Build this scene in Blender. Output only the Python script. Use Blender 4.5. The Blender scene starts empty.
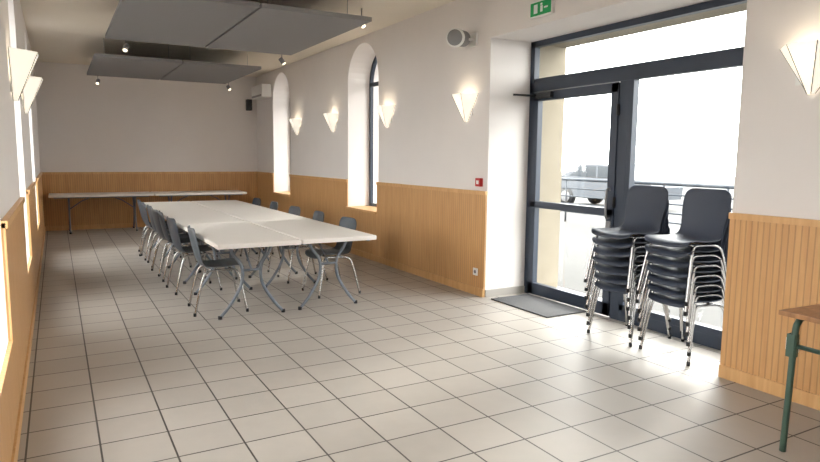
import bpy, bmesh, math, random
from mathutils import Vector, Matrix
random.seed(3)
sc=bpy.context.scene
sc.view_settings.view_transform='Standard'
COL=bpy.context.collection

# ---------------------------------------------------------------- materials
def newmat(name):
    m=bpy.data.materials.new(name);m.use_nodes=True
    nt=m.node_tree;b=nt.nodes.get('Principled BSDF');return m,nt,b
def srgb(r,g,b):
    f=lambda c:(c/255/12.92) if c/255<=.04045 else ((c/255+.055)/1.055)**2.4
    return (f(r),f(g),f(b),1)
def simple(name,col,rough=.5,metal=0,noise=0,scale=20,bump=0,emit=None,estr=0):
    m,nt,b=newmat(name)
    b.inputs['Base Color'].default_value=col;b.inputs['Roughness'].default_value=rough;b.inputs['Metallic'].default_value=metal
    if noise or bump:
        tc=nt.nodes.new('ShaderNodeTexCoord');n=nt.nodes.new('ShaderNodeTexNoise');n.inputs['Scale'].default_value=scale;n.inputs['Detail'].default_value=5
        nt.links.new(tc.outputs['Object'],n.inputs['Vector'])
        if noise:
            mx=nt.nodes.new('ShaderNodeMix');mx.data_type='RGBA'
            mx.inputs[6].default_value=col;mx.inputs[7].default_value=tuple(c*(1-noise) for c in col[:3])+(1,)
            nt.links.new(n.outputs['Fac'],mx.inputs[0]);nt.links.new(mx.outputs[2],b.inputs['Base Color'])
        if bump:
            bp=nt.nodes.new('ShaderNodeBump');bp.inputs['Strength'].default_value=bump;bp.inputs['Distance'].default_value=.01
            nt.links.new(n.outputs['Fac'],bp.inputs['Height']);nt.links.new(bp.outputs['Normal'],b.inputs['Normal'])
    if emit:
        b.inputs['Emission Color'].default_value=emit;b.inputs['Emission Strength'].default_value=estr
    return m
M={}
M['plaster']=simple('wall_plaster',srgb(234,229,226),.85,noise=.05,scale=3,bump=.06)
M['ceil']=simple('ceiling_paint',srgb(238,230,216),.9,noise=.04,scale=4)
M['stone']=simple('exterior_stone',srgb(150,140,122),.9,noise=.3,scale=6,bump=.4)
M['frame']=simple('door_frame_aluminium',srgb(44,54,70),.4)
M['shell']=simple('chair_plastic',srgb(58,65,80),.5)
M['shell_l']=simple('chair_plastic_grey',srgb(82,90,98),.5)
M['shell_m']=simple('chair_plastic_mid',srgb(58,63,70),.5)
M['chrome']=simple('chrome_tube',srgb(190,190,190),.25,1)
M['tabletop']=simple('table_plastic_white',srgb(240,236,231),.4)
M['tleg']=simple('table_leg_grey',srgb(118,126,136),.4,.3)
M['panel']=simple('acoustic_felt_grey',srgb(142,142,144),.95,noise=.1,scale=60)
M['white']=simple('white_plastic',srgb(236,236,234),.4)
M['grey']=simple('grey_plastic',srgb(140,140,142),.5)
M['black']=simple('black_plastic',srgb(25,25,28),.5)
M['green']=simple('sign_green',srgb(20,130,70),.5,emit=srgb(20,130,70),estr=.3)
M['red']=simple('red_plastic',srgb(190,40,40),.5)
M['glow']=simple('sconce_glass',srgb(250,244,230),.5,emit=(1,.92,.78,1),estr=.65)
M['lamp']=simple('lamp_glow',(1,1,1,1),.5,emit=(1,.85,.6,1),estr=4)
M['deskgreen']=simple('green_painted_steel',srgb(72,96,84),.45,.2)
M['mat']=simple('doormat_fibre',srgb(104,104,106),.95,noise=.4,scale=200,bump=.5)
M['plinth']=simple('plinth_tile',srgb(175,170,164),.5)
M['paving']=simple('terrace_paving',srgb(72,71,70),.9,noise=.3,scale=3)
M['railing']=simple('railing_steel',srgb(44,52,62),.5)
M['carpaint']=simple('car_paint',srgb(90,94,100),.3,.3)
M['carglass']=simple('car_glass',srgb(50,56,62),.2)

def wood(name,base,dark,groove=.045,gstr=1.0):
    m,nt,b=newmat(name);N=nt.nodes;L=nt.links
    g=N.new('ShaderNodeNewGeometry');sx=N.new('ShaderNodeSeparateXYZ');L.new(g.outputs['Position'],sx.inputs[0])
    mp=N.new('ShaderNodeMapping');mp.inputs['Scale'].default_value=(14,14,1.2);L.new(g.outputs['Position'],mp.inputs[0])
    n=N.new('ShaderNodeTexNoise');n.inputs['Scale'].default_value=1.6;n.inputs['Detail'].default_value=6;n.inputs['Distortion'].default_value=.6;L.new(mp.outputs[0],n.inputs['Vector'])
    r=N.new('ShaderNodeValToRGB');r.color_ramp.elements[0].color=dark;r.color_ramp.elements[1].color=base;r.color_ramp.elements[0].position=.25;r.color_ramp.elements[1].position=.7
    L.new(n.outputs['Fac'],r.inputs[0])
    if groove:
        a=N.new('ShaderNodeMath');a.operation='ADD';L.new(sx.outputs[0],a.inputs[0]);L.new(sx.outputs[1],a.inputs[1])
        d=N.new('ShaderNodeMath');d.operation='DIVIDE';d.inputs[1].default_value=groove;L.new(a.outputs[0],d.inputs[0])
        f=N.new('ShaderNodeMath');f.operation='PINGPONG';f.inputs[1].default_value=.5;L.new(d.outputs[0],f.inputs[0])
        mr=N.new('ShaderNodeMapRange');mr.inputs[1].default_value=0.03;mr.inputs[2].default_value=.14;L.new(f.outputs[0],mr.inputs[0])
        mr.clamp=True
        mx=N.new('ShaderNodeMix');mx.data_type='RGBA';mx.blend_type='MIX'
        mx.inputs[6].default_value=tuple(c*.5 for c in dark[:3])+(1,);L.new(mr.outputs[0],mx.inputs[0]);L.new(r.outputs[0],mx.inputs[7])
        mx2=N.new('ShaderNodeMix');mx2.data_type='RGBA';mx2.inputs[0].default_value=gstr;L.new(r.outputs[0],mx2.inputs[6]);L.new(mx.outputs[2],mx2.inputs[7])
        L.new(mx2.outputs[2],b.inputs['Base Color'])
        bp=N.new('ShaderNodeBump');bp.inputs['Strength'].default_value=.5;bp.inputs['Distance'].default_value=.004;L.new(mr.outputs[0],bp.inputs['Height']);L.new(bp.outputs[0],b.inputs['Normal'])
    else: L.new(r.outputs[0],b.inputs['Base Color'])
    b.inputs['Roughness'].default_value=.42
    return m
M['wood']=wood('beech_panelling',srgb(213,167,113),srgb(196,147,95),.04,.5)
M['woodplain']=wood('beech_trim',srgb(220,177,124),srgb(200,153,100),0)
M['desktop']=wood('desk_wood',srgb(176,128,84),srgb(130,88,54),0)

def tile():
    m,nt,b=newmat('floor_tiles');N=nt.nodes;L=nt.links
    g=N.new('ShaderNodeNewGeometry')
    mp=N.new('ShaderNodeMapping');mp.inputs['Location'].default_value=(-.13,-.17,0);L.new(g.outputs['Position'],mp.inputs[0])
    br=N.new('ShaderNodeTexBrick');br.offset=0;br.squash=1
    br.inputs['Scale'].default_value=1;br.inputs['Brick Width'].default_value=.333;br.inputs['Row Height'].default_value=.333
    br.inputs['Mortar Size'].default_value=.005;br.inputs['Mortar Smooth'].default_value=.1;br.inputs['Bias'].default_value=0
    br.inputs['Color1'].default_value=srgb(180,174,167);br.inputs['Color2'].default_value=srgb(172,166,159);br.inputs['Mortar'].default_value=srgb(72,67,64)
    L.new(mp.outputs[0],br.inputs['Vector'])
    n=N.new('ShaderNodeTexNoise');n.inputs['Scale'].default_value=9;n.inputs['Detail'].default_value=6;L.new(g.outputs['Position'],n.inputs['Vector'])
    mr=N.new('ShaderNodeMapRange');mr.inputs[3].default_value=.92;mr.inputs[4].default_value=1.05;L.new(n.outputs['Fac'],mr.inputs[0])
    mx=N.new('ShaderNodeMix');mx.data_type='RGBA';mx.blend_type='MULTIPLY';mx.inputs[0].default_value=1
    L.new(br.outputs['Color'],mx.inputs[6]);L.new(mr.outputs[0],mx.inputs[7]);L.new(mx.outputs[2],b.inputs['Base Color'])
    rr=N.new('ShaderNodeMapRange');rr.inputs[3].default_value=.40;rr.inputs[4].default_value=.52;L.new(n.outputs['Fac'],rr.inputs[0]);L.new(rr.outputs[0],b.inputs['Roughness'])
    b.inputs['Specular IOR Level'].default_value=.4
    bp=N.new('ShaderNodeBump');bp.inputs['Strength'].default_value=.4;bp.inputs['Distance'].default_value=.003;bp.invert=True;L.new(br.outputs['Fac'],bp.inputs['Height']);L.new(bp.outputs[0],b.inputs['Normal'])
    return m
M['tile']=tile()
def glass():
    m=bpy.data.materials.new('window_glass');m.use_nodes=True;nt=m.node_tree;N=nt.nodes;N.clear()
    o=N.new('ShaderNodeOutputMaterial');t=N.new('ShaderNodeBsdfTransparent');gl=N.new('ShaderNodeBsdfGlossy');gl.inputs['Roughness'].default_value=.02
    t.inputs[0].default_value=(.96,.98,.98,1);mx=N.new('ShaderNodeMixShader');mx.inputs[0].default_value=.05
    nt.links.new(t.outputs[0],mx.inputs[1]);nt.links.new(gl.outputs[0],mx.inputs[2]);nt.links.new(mx.outputs[0],o.inputs[0]);return m
M['glass']=glass()

# ---------------------------------------------------------------- mesh builder
class MB:
    def __init__(s): s.v=[];s.f=[];s.m=[];s.mats=[];s.sm=[]
    def mi(s,k):
        if k not in s.mats:s.mats.append(k)
        return s.mats.index(k)
    def add(s,vs,fs,k,smooth=False,T=None):
        o=len(s.v)
        for p in vs:
            p=Vector(p)
            if T is not None:p=T@p
            s.v.append(p)
        i=s.mi(k)
        for f in fs: s.f.append([a+o for a in f]);s.m.append(i);s.sm.append(smooth)
    def box(s,a,b,k,T=None,bev=0):
        bm=bmesh.new();bmesh.ops.create_cube(bm,size=1)
        for v in bm.verts:
            v.co=Vector([(a[i]+b[i])/2+v.co[i]*(b[i]-a[i]) for i in range(3)])
        if bev: bmesh.ops.bevel(bm,geom=bm.edges[:],offset=bev,segments=2,affect='EDGES',profile=.7)
        bm.verts.index_update()
        s.add([v.co.copy() for v in bm.verts],[[v.index for v in f.verts] for f in bm.faces],k,False,T);bm.free()
    def tube(s,pts,r,k,n=8,smoothpath=True,T=None,closed=False):
        P=[Vector(p) for p in pts]
        if smoothpath and len(P)>2:
            Q=[]
            for i in range(len(P)-1):
                p0=P[max(i-1,0)];p1=P[i];p2=P[i+1];p3=P[min(i+2,len(P)-1)]
                for j in range(5):
                    t=j/5
                    Q.append(.5*((2*p1)+(-p0+p2)*t+(2*p0-5*p1+4*p2-p3)*t*t+(-p0+3*p1-3*p2+p3)*t**3))
            Q.append(P[-1]);P=Q
        vs=[];fs=[];prev=None
        for i,p in enumerate(P):
            d=(P[min(i+1,len(P)-1)]-P[max(i-1,0)]).normalized()
            if prev is None:
                a=Vector((0,0,1)) if abs(d.z)<.9 else Vector((1,0,0));u=d.cross(a).normalized()
            else: u=(prev-d*prev.dot(d)).normalized()
            prev=u;w=d.cross(u)
            for j in range(n):
                t=2*math.pi*j/n;vs.append(p+(u*math.cos(t)+w*math.sin(t))*r)
        for i in range(len(P)-1):
            for j in range(n):
                fs.append([i*n+j,i*n+(j+1)%n,(i+1)*n+(j+1)%n,(i+1)*n+j])
        fs.append(list(range(n))[::-1]);fs.append([(len(P)-1)*n+j for j in range(n)])
        s.add(vs,fs,k,True,T)
    def mesh(s,name):
        me=bpy.data.meshes.new(name);me.from_pydata([tuple(v) for v in s.v],[],s.f)
        for k in s.mats: me.materials.append(M[k])
        for p,i,sm in zip(me.polygons,s.m,s.sm): p.material_index=i;p.use_smooth=sm
        me.validate();me.update()
        bm=bmesh.new();bm.from_mesh(me);bmesh.ops.recalc_face_normals(bm,faces=bm.faces[:]);bm.to_mesh(me);bm.free()
        return me
    def obj(s,name,loc=(0,0,0),rz=0,parent=None):
        o=bpy.data.objects.new(name,s.mesh(name));COL.objects.link(o);o.location=loc;o.rotation_euler=(0,0,rz)
        if parent:o.parent=parent
        return o
def inst(me,name,loc,rz=0,parent=None):
    o=bpy.data.objects.new(name,me);COL.objects.link(o);o.location=loc;o.rotation_euler=(0,0,rz)
    if parent:o.parent=parent
    return o
def empty(name,loc=(0,0,0)):
    o=bpy.data.objects.new(name,None);COL.objects.link(o);o.location=loc;return o

def slab(name,outline,holes,x0,x1,mat,axis='X'):
    cu=bpy.data.curves.new(name,'CURVE');cu.dimensions='2D';cu.fill_mode='BOTH'
    for pts in [outline]+holes:
        sp=cu.splines.new('POLY');sp.points.add(len(pts)-1)
        for i,p in enumerate(pts): sp.points[i].co=(p[0],p[1],0,1)
        sp.use_cyclic_u=True
    cu.extrude=(x1-x0)/2
    o=bpy.data.objects.new(name+'_c',cu);COL.objects.link(o)
    bpy.context.view_layer.update()
    me=bpy.data.meshes.new_from_object(o.evaluated_get(bpy.context.evaluated_depsgraph_get()))
    bpy.data.objects.remove(o)
    c=(x0+x1)/2
    for v in me.vertices:
        a,b,z=v.co
        v.co=(c+z,a,b) if axis=='X' else (a,c+z,b)
    bm=bmesh.new();bm.from_mesh(me);bmesh.ops.remove_doubles(bm,verts=bm.verts[:],dist=1e-5);bmesh.ops.recalc_face_normals(bm,faces=bm.faces[:]);bm.to_mesh(me);bm.free()
    me.materials.clear();me.materials.append(M[mat])
    for p in me.polygons:p.use_smooth=False;p.material_index=0
    ob=bpy.data.objects.new(name,me);COL.objects.link(ob);return ob
def arch(y0,y1,z0,ztop,n=20):
    r=(y1-y0)/2;c=(y0+y1)/2;zs=ztop-r
    return [(y0,z0),(y1,z0)]+[(c+r*math.cos(math.pi*i/n),zs+r*math.sin(math.pi*i/n)) for i in range(n+1)]

# ---------------------------------------------------------------- room shell
XR,XL,YB,YN=3.99,-.27,14.15,-2.0
ZC=3.25;H=1.137
Yc,Yr,ZD=5.42,2.63,2.74
W2=(8.03,9.09,.72,3.15);W1=(11.85,12.95,.75,3.15)
LW=[(6.05,7.15,.5,3.1),(2.6,3.9,.5,3.1),(-.6,.7,.5,3.1),(9.4,10.6,.5,3.1)]
MBf=MB();MBf.box((XL-.6,YN-.3,-.1),(5.1,YB+.3,0),'tile');MBf.obj('floor')
MBc=MB();MBc.box((XL-.6,YN-.3,ZC),(5.1,YB+.3,ZC+.2),'ceil');MBc.obj('ceiling')
out=[(YN-.3,0),(Yr,0),(Yr,ZD),(Yc,ZD),(Yc,0),(YB+.3,0),(YB+.3,ZC),(YN-.3,ZC)]
slab('wall_right',out,[arch(*W1),arch(*W2)],XR,4.60,'plaster')
out2=[(YN-.3,-.3),(Yr-.05,-.3),(Yr-.05,ZD-.02),(Yc-.03,ZD-.02),(Yc-.03,-.3),(YB+.3,-.3),(YB+.3,ZC+.6),(YN-.3,ZC+.6)]
slab('wall_facade',out2,[arch(*W1),arch(*W2)],4.602,5.0,'stone')
slab('wall_left',[(YN-.3,0),(YB+.3,0),(YB+.3,ZC),(YN-.3,ZC)],[arch(*w) for w in LW],XL-.5,XL,'plaster')
b=MB();b.box((XL-.5,YB,0),(4.6,YB+.3,ZC),'plaster');b.obj('wall_back')
b=MB();b.box((XL-.5,YN-.3,0),(4.6,YN,ZC),'plaster');b.obj('wall_near')

t=.022
def wains(name,y0,y1,wins,xa,xb):
    pts=[(y0,0),(y1,0),(y1,H)]
    for w in sorted(wins,key=lambda w:-w[0]):
        pts+=[(w[1],H),(w[1],w[2]),(w[0],w[2]),(w[0],H)]
    pts+=[(y0,H)]
    slab(name,pts,[],xa,xb,'wood')
wains('wainscot_right_far',Yc,YB,[W1,W2],XR-t,XR-.001)
wains('wainscot_right_near',YN,Yr,[],XR-t,XR-.001)
wains('wainscot_left',YN,YB,[LW[0],LW[1],LW[2],LW[3]],XL+.001,XL+t)
b=MB();b.box((XL+t,YB-t,0),(XR-t,YB-.001,H),'wood');b.obj('wainscot_back')
def trims():
    b=MB()
    for y0,y1 in [(Yc-.005,W2[0]),(W2[1],W1[0]),(W1[1],YB),(YN,Yr+.005)]:
        b.box((XR-t-.012,y0,H-.03),(XR,y1,H+.012),'woodplain',bev=.003)
    b.obj('trim_1')
    b=MB();ys=sorted(LW,key=lambda w:w[0]);prev=YN
    for w in ys+[(YB,0,0,0)]:
        b.box((XL,prev,H-.03),(XL+t+.012,w[0],H+.012),'woodplain',bev=.003);prev=w[1]
    b.obj('trim_2')
    b=MB();b.box((XL,YB-t-.012,H-.03),(XR,YB,H+.012),'woodplain',bev=.003);b.obj('trim_3')
    for nm,y0,y1 in [('baseboard_right_far',Yc,YB),('baseboard_right_near',YN,Yr)]:
        b=MB();b.box((XR-t-.012,y0,0),(XR-t+.002,y1,.09),'woodplain',bev=.003);b.obj(nm)
    b=MB();b.box((XL+t-.002,YN,0),(XL+t+.012,YB,.09),'woodplain',bev=.003);b.obj('baseboard_left')
    b=MB();b.box((XL+t,YB-t-.012,0),(XR-t,YB-t+.002,.09),'woodplain',bev=.003);b.obj('baseboard_back')
    b=MB();b.box((XR,Yc-.012,0),(4.53,Yc+.001,.08),'plinth');b.box((XR,Yr-.001,0),(4.53,Yr+.012,.08),'plinth');b.obj('baseboard_recess')
    b=MB()
    for w in (W2,W1):
        b.box((XR-.05,w[0]-.0,w[2]-.03),(4.36,w[1]+.0,w[2]+.004),'woodplain',bev=.003)
    b.obj('trim_4')
trims()

def window(name,w,x,flip=1):
    y0,y1,z0,zt=w
    b=MB();fr=.05
    prof=arch(y0,y1,z0,zt);n=len(prof)
    r=(y1-y0)/2;c=(y0+y1)/2
    inner=[]
    for (y,z) in prof:
        zs=zt-r
        if z<zs+1e-6:
            inner.append((min(max(y,y0+fr),y1-fr),max(z,z0+fr)))
        else:
            d=Vector((y-c,z-zs));d=d.normalized()*(r-fr);inner.append((c+d.x,zs+d.y))
    vs=[]
    for xx in (x-.025,x+.025):
        for p in prof: vs.append((xx,p[0],p[1]))
        for p in inner: vs.append((xx,p[0],p[1]))
    fs=[]
    for i in range(n):
        j=(i+1)%n
        fs+=[[i,j,n+j,n+i],[2*n+i,3*n+i,3*n+j,2*n+j],[n+i,n+j,3*n+j,3*n+i],[i,2*n+i,2*n+j,j]]
    b.add(vs,fs,'frame')
    zs=zt-r
    b.box((x-.02,y0,zs-.03),(x+.02,y1,zs+.03),'frame')
    b.box((x-.024,c-.035,z0),(x+.024,c+.035,zs),'frame')
    b.box((x-.018,c-.02,zs),(x+.018,c+.02,zt-.02),'frame')
    m=len(inner)
    b.add([(x,p[0],p[1]) for p in inner],[list(range(m))],'glass')
    return b.obj(name)
window('window_1',W2,4.38);window('window_2',W1,4.38)
for i,w in enumerate(LW): window('window_%d'%(3+i),w,XL-.42)

def entrance():
    E=empty('door_1',(4.56,0,0));b=MB();x0,x1=-.035,.035
    def bx(y0,y1,z0,z1,k='frame',xa=x0,xb=x1): b.box((xa,y0,z0),(xb,y1,z1),k,bev=.003 if k=='frame' else 0)
    bx(Yc-.065,Yc,0,ZD);bx(Yr,Yr+.065,0,ZD);bx(Yr,Yc,ZD-.06,ZD);bx(Yr,Yc,2.21,2.31)
    bx(4.05,4.16,0,2.21);bx(Yr,4.05,0,.1)
    bx(Yr+.065,4.05,.1,.16)
    bx(4.0,4.05,.1,2.21)
    bx(Yr+.065,Yc-.065,2.31,2.35,xa=-.02,xb=.02)
    b.box((-.003,Yr+.06,.15),(.003,4.02,2.22),'glass')
    b.box((-.003,Yr+.06,2.3),(.003,Yc-.06,ZD-.05),'glass')
    b.obj('frame',parent=E)
    b=MB();y0,y1=4.165,Yc-.07;xa,xb=-.045,.02
    for q in [(y0,y0+.085,.015,2.2),(y1-.085,y1,.015,2.2),(y0,y1,.015,.14),(y0,y1,2.11,2.2),(y0,y1,.97,1.04)]:
        b.box((xa,q[0],q[2]),(xb,q[1],q[3]),'frame',bev=.004)
    b.box((-.015,y0+.08,.13),(-.009,y1-.08,2.12),'glass')
    b.tube([(-.045,y0+.045,.95),(-.09,y0+.045,.97),(-.09,y0+.045,1.2),(-.045,y0+.045,1.22)],.011,'grey')
    b.box((-.06,y0+.02,.84),(-.045,y0+.07,.92),'grey')
    b.box((-.09,y1-.32,2.13),(-.045,y1-.08,2.19),'black',bev=.005)
    b.tube([(-.07,y1-.1,2.16),(-.30,y1+.02,2.17)],.01,'black',smoothpath=False)
    for z in (.3,1.1,1.95): b.tube([(-.05,y0-.01,z-.05),(-.05,y0-.01,z+.05)],.014,'black',smoothpath=False)
    b.obj('door_leaf',parent=E)
entrance()
b=MB();b.box((3.98,4.42,0),(4.49,5.3,.014),'mat',bev=.004);b.obj('doormat')

# ---------------------------------------------------------------- exterior
b=MB();b.box((5.0,-30,-.35),(60,60,-.12),'paving');b.obj('ground_terrace')
b=MB();b.box((-60,-30,-.35),(XL-.5,60,-.12),'paving');b.obj('ground_light_block')  # unseen ground added on the left to block world light from below
b=MB()
for z in (.15,.35,.55,.75): b.tube([(11.5,0,z),(11.5,26,z)],.019,'railing',6,False)
b.tube([(11.5,0,.98),(11.5,26,.98)],.038,'railing',8,False)
for i in range(18): b.tube([(11.5,i*1.5+.2,-.12),(11.5,i*1.5+.2,.98)],.026,'railing',6,False)
b.obj('terrace_railing')
def car():
    b=MB();pr=[(-2.05,.35),(-2.1,.75),(-1.95,.95),(-1.3,1.0),(-.75,1.42),(.7,1.46),(1.45,1.05),(2.0,.92),(2.1,.6),(2.05,.35)]
    n=len(pr);vs=[(-.82,y,z) for y,z in pr]+[(.82,y,z) for y,z in pr]
    b.add(vs,[list(range(n)),list(range(n,2*n))]+[[i,(i+1)%n,n+(i+1)%n,n+i] for i in range(n)],'carpaint')
    for s in (-1,1):
        b.add([(s*.825,-1.15,1.0),(s*.825,-.7,1.36),(s*.825,-.02,1.39),(s*.825,-.02,1.0)],[[0,1,2,3]],'carglass')
        b.add([(s*.825,.05,1.0),(s*.825,.05,1.39),(s*.825,.65,1.39),(s*.825,1.2,1.04)],[[0,1,2,3]],'carglass')
        for y in (-1.3,1.3): b.tube([(s*.68,y,.32),(s*.86,y,.32)],.32,'black',20,False);b.tube([(s*.86,y,.32),(s*.87,y,.32)],.19,'grey',16,False)
    b.obj('parked_car',(16.5,15.3,-.12),.1)
car()

# ---------------------------------------------------------------- chairs
def chair_mesh(name,shell):
    b=MB()
    prof=[(.235,.405),(.228,.432),(.19,.447),(.10,.440),(0,.432),(-.09,.432),(-.150,.446),(-.185,.485),(-.205,.545),(-.222,.62),(-.240,.70),(-.252,.765),(-.258,.80),(-.258,.825)]
    wid=[.40,.42,.435,.44,.44,.43,.405,.375,.375,.40,.425,.42,.39,.30]
    n=len(prof);m=12;vs=[];fs=[]
    for i,(x,z) in enumerate(prof):
        back=max(0,min(1,(i-5)/3));
        for j in range(m+1):
            t=j/m*2-1;e=abs(t)**3
            xx=x+e*.035*back-(1-back)*e*(.02 if i<2 else 0);zz=z+e*.022*(1-back)
            vs.append((xx,t*wid[i]/2,zz))
    for i in range(n-1):
        for j in range(m):
            a=i*(m+1)+j;fs.append([a,a+1,a+m+2,a+m+1])
    bm=bmesh.new();bv=[bm.verts.new(v) for v in vs]
    for f in fs:bm.faces.new([bv[k] for k in f])
    me=bpy.data.meshes.new('tmp');bm.to_mesh(me);bm.free()
    o=bpy.data.objects.new('tmp',me);COL.objects.link(o)
    s=o.modifiers.new('s','SOLIDIFY');s.thickness=.009;s.offset=0
    s=o.modifiers.new('u','SUBSURF');s.levels=1
    bpy.context.view_layer.update()
    me2=bpy.data.meshes.new_from_object(o.evaluated_get(bpy.context.evaluated_depsgraph_get()));bpy.data.objects.remove(o)
    b.add([v.co.copy() for v in me2.vertices],[list(p.vertices) for p in me2.polygons],shell,True)
    for s in (-1,1):
        b.tube([(.235,s*.225,0),(.20,s*.21,.2),(.165,s*.195,.37),(.13,s*.185,.417),(.05,s*.18,.420),(-.06,s*.18,.415),(-.12,s*.185,.405),(-.16,s*.195,.36),(-.205,s*.21,.2),(-.25,s*.225,0)],.0105,'chrome',8)
        for xx in (.235,-.25): b.tube([(xx,s*.225,0),(xx,s*.225,.03)],.014,'black',8,False)
    b.tube([(.10,-.18,.418),(.10,.18,.418)],.009,'chrome',8,False)
    b.tube([(-.08,-.18,.412),(-.08,.18,.412)],.009,'chrome',8,False)
    return b.mesh(name)
CH=chair_mesh('chair_mesh_dark','shell');CL=chair_mesh('chair_mesh_grey','shell_l');CM=chair_mesh('chair_mesh_mid','shell_m')
def stack(loc,n,rz):
    E=empty('chair_stack',loc);E.rotation_euler=(0,0,rz)
    for i in range(n):
        inst(CH,'chair_%d'%(i+1),(.012*i,random.uniform(-.006,.006),.076*i),random.uniform(-.015,.015),E)
stack((4.20,3.64,0),7,math.pi+.02)
stack((4.22,3.10,0),7,math.pi-.03)
for (x,y,r) in [(1.33,6.2,-.06),(1.30,7.27,.06),(1.31,8.06,-.05),(1.29,8.47,.05),(1.31,9.13,0),(1.29,9.82,.05),(1.31,10.28,-.04)]:
    inst(CL if y<6.5 else CM,'chair',(x,y,0),r)
for (x,y,r) in [(2.60,6.42,.05),(2.58,7.3,-.05),(2.57,8.15,.04),(2.58,9.13,-.04),(2.57,10.0,.03)]:
    inst(CL if y<6.7 else CM,'chair',(x,y,0),math.pi+r)

# ---------------------------------------------------------------- folding tables (long axis local Y)
def table_mesh():
    b=MB();w,l=.755,1.82
    b.box((-w/2,-l/2,.695),(w/2,l/2,.74),'tabletop',bev=.014)
    for s in (-1,1):
        y=s*(l/2-.33)
        for q in (-1,1):
            b.tube([(q*.20,y,.69),(q*.17,y,.60),(q*.10,y,.50),(q*.085,y,.38),(q*.12,y,.26),(q*.215,y,.11),(q*.30,y+.0,.012)],.015,'tleg',8)
            b.tube([(q*.30,y,.0),(q*.30,y,.03)],.02,'black',8,False)
        b.tube([(-.09,y,.44),(.09,y,.44)],.012,'tleg',8,False)
        b.tube([(-.30,y,.675),(.30,y,.675)],.013,'tleg',8,False)
        b.tube([(0,y,.44),(0,y-s*.22,.60),(0,y-s*.42,.685)],.010,'tleg',8,False)
    for q in (-1,1): b.box((q*.33-.012,-l/2+.08,.675),(q*.33+.012,l/2-.08,.70),'tleg')
    return b.mesh('folding_table_mesh')
TM=table_mesh()
for i in range(3):
    for j,x in enumerate((1.55,2.325)):
        inst(TM,'folding_table',(x,5.45+.91+i*1.835+.02*j,0),random.uniform(-.004,.004))
inst(TM,'folding_table',(.76,13.72,0),math.pi/2);inst(TM,'folding_table',(2.60,13.70,0),math.pi/2)

def desk():
    b=MB()
    b.box((0,-1.1,.715),(.55,0,.74),'desktop',bev=.004)
    for y in (-.06,-1.04):
        b.tube([(.03,y,0),(.045,y,.35),(.055,y,.62),(.075,y,.68),(.13,y,.70),(.42,y,.70),(.475,y,.68),(.495,y,.62),(.505,y,.35),(.52,y,0)],.016,'deskgreen',10)
        b.box((.035,y-.012,.5),(.075,y+.03,.62),'deskgreen',bev=.004)
    for x in (.06,.49): b.tube([(x,-.06,.56),(x,-1.04,.56)],.012,'deskgreen',8,False)
    b.obj('school_desk',(3.20,1.82,0),-.06)
desk()

# ---------------------------------------------------------------- sconces
def sconce(x,y,z,s,k0=1.0):
    r=.21*k0;dp=.17*k0;h=.29*k0
    b=MB();k=[(0,-r),(dp*.85,-r*.42),(dp*.85,r*.42),(0,r)]
    vs=[(s*.012,p[1],h) if p[0]==0 else (s*(p[0]+.012),p[1],h) for p in k]
    vs+=[(s*.012,-.02,0),(s*.04,-.012,0),(s*.04,.012,0),(s*.012,.02,0)]
    fs=[[i,i+1,5+i,4+i] for i in range(3)]+[[4,5,6,7]]
    b.add(vs,fs,'glow')
    b.box((min(0,s*.012),-.1,.06),(max(0,s*.012),.1,h-.03),'white')
    for i in range(4): b.tube([vs[i],vs[4+i]],.003,'grey',6,False)
    b.obj('wall_sconce',(x,y,z))
    L=bpy.data.lights.new('sconce_bulb','POINT');L.energy=1.5;L.color=(1,.88,.7);L.shadow_soft_size=.05
    o=bpy.data.objects.new('sconce_bulb',L);COL.objects.link(o);o.location=(x+s*.10,y,z+.2)
for i,(y) in enumerate([5.82,7.72,9.65,11.4]): sconce(XR,y,1.90,-1)
sconce(XR,2.17,1.90,-1)
sconce(XL,5.72,1.90,1,1.25);sconce(XL,7.75,1.92,1,1.25)

def panels(name,x0,x1,y0,y1,z,tilt=0):
    E=empty(name);c=(x0+x1)/2
    for i,(a,bb) in enumerate([(x0,c-.012),(c+.012,x1)]):
        b=MB();b.box((a,y0,z),(bb,y1,z+.045),'panel',bev=.004)
        for px in (a+.15,bb-.15):
            for py in (y0+.3,y1-.3): b.tube([(px,py,z+.04),(px,py,ZC)],.003,'grey',6,False)
        b.obj('panel_%d'%(i+1),parent=E)
panels('acoustic_ceiling_panel',.61,3.0,6.2,8.85,2.93)
panels('acoustic_ceiling_panel',.57,3.05,10.5,13.06,2.93)
def spot(x,y,z,ang):
    b=MB()
    b.tube([(0,0,ZC-z),(0,0,.05)],.006,'grey',6,False)
    d=Vector((math.cos(ang)*.5,math.sin(ang)*.5,-.7)).normalized()
    b.tube([d*-.04,d*.05],.032,'grey',12,False)
    b.tube([d*.05,d*.054],.026,'lamp',12,False)
    b.obj('ceiling_spotlight',(x,y,z))
for p in [(.85,8.95,2.86,-2),(2.9,8.95,2.86,-.5),(.75,13.12,2.84,-2),(3.1,13.0,2.86,-1),(3.25,7.0,3.08,-1)]: spot(*p)

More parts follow.
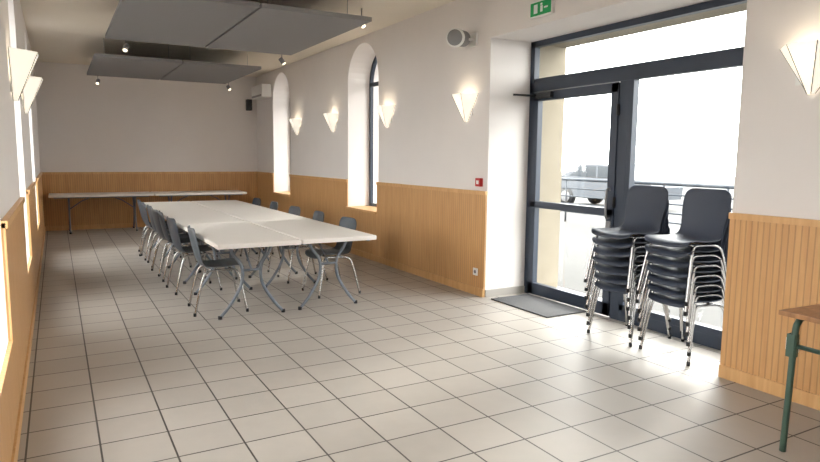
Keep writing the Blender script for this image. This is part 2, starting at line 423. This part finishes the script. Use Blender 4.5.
b=MB();b.box((-.2,-.4,0),(.01,.4,.27),'white',bev=.03);b.box((-.204,-.36,.02),(-.15,.36,.06),'grey');b.obj('air_conditioner',(XR,13.45,2.72))
def speaker():
    b=MB()
    d=Vector((-.75,-.6,-.12)).normalized();c=Vector((-.20,0,0))
    b.tube([c-d*.15,c-d*.14,c+d*.10],.085,'grey',20,False);b.tube([c+d*.10,c+d*.14],.098,'white',20,False)
    b.tube([c+d*.14,c+d*.142],.082,'grey',20,False)
    b.box((-.02,-.06,-.07),(0,.06,.07),'white');b.tube([(0,0,0),(-.12,0,0),c],.014,'white',8,False)
    b.obj('wall_loudspeaker',(XR,5.72,2.76))
speaker()
b=MB();b.box((-.11,-.07,-.12),(0,.07,.12),'black',bev=.01);b.obj('loudspeaker_box',(3.85,YB-.068,2.62))
b=MB();b.box((-.035,-.15,-.07),(0,.15,.07),'white',bev=.004)
b.box((-.038,-.14,-.06),(-.034,.14,.06),'green')
b.box((-.041,-.03,-.035),(-.037,.0,.02),'white');b.box((-.041,-.025,.025),(-.037,.0,.042),'white');b.box((-.041,-.1,-.01),(-.037,-.05,.005),'white');b.box((-.041,.04,-.04),(-.037,.09,.04),'white')
b.obj('exit_sign',(XR,4.62,2.875))
b=MB();b.box((-.04,-.045,-.045),(0,.045,.045),'red',bev=.006);b.box((-.043,-.02,-.02),(-.039,.02,.02),'white');b.obj('fire_alarm_button',(XR,5.55,1.24))
b=MB();b.box((-.012,-.04,-.04),(0,.04,.04),'white',bev=.004);b.tube([(-.012,0,0),(-.014,0,0)],.02,'grey',12,False);b.obj('wall_socket',(XR-t,5.57,.26))
b=MB();b.box((-.012,-.04,-.04),(0,.04,.04),'white',bev=.004);b.tube([(-.012,0,0),(-.014,0,0)],.02,'grey',12,False);b.obj('wall_socket',(XR-t,2.15,.36))

# ---------------------------------------------------------------- light
w=bpy.data.worlds.new('sky_world');sc.world=w;w.use_nodes=True
bg=w.node_tree.nodes['Background'];bg.inputs[0].default_value=(1,.98,.95,1);bg.inputs[1].default_value=11.5
S=bpy.data.lights.new('sun','SUN');S.energy=3.5;S.angle=.18;S.color=(1,.95,.86)
so=bpy.data.objects.new('sun',S);COL.objects.link(so)
so.rotation_euler=Vector((-1,-.45,-.62)).to_track_quat('-Z','Y').to_euler()

# ---------------------------------------------------------------- camera
yaw,pit,roll,f=.5124,.1168,.0093,627.4
F=Vector((math.sin(yaw)*math.cos(pit),math.cos(yaw)*math.cos(pit),-math.sin(pit)))
R=Vector((math.cos(yaw),-math.sin(yaw),0));U=R.cross(F)
c,s=math.cos(roll),math.sin(roll);Rc=R*c+U*s;Uc=U*c-R*s
cd=bpy.data.cameras.new('camera');co=bpy.data.objects.new('camera',cd);COL.objects.link(co)
m=Matrix((Rc,Uc,-F)).transposed().to_4x4();m.translation=Vector((0,0,1.5));co.matrix_world=m
cd.sensor_width=36;cd.lens=f/820*36;cd.clip_start=.02;sc.camera=co
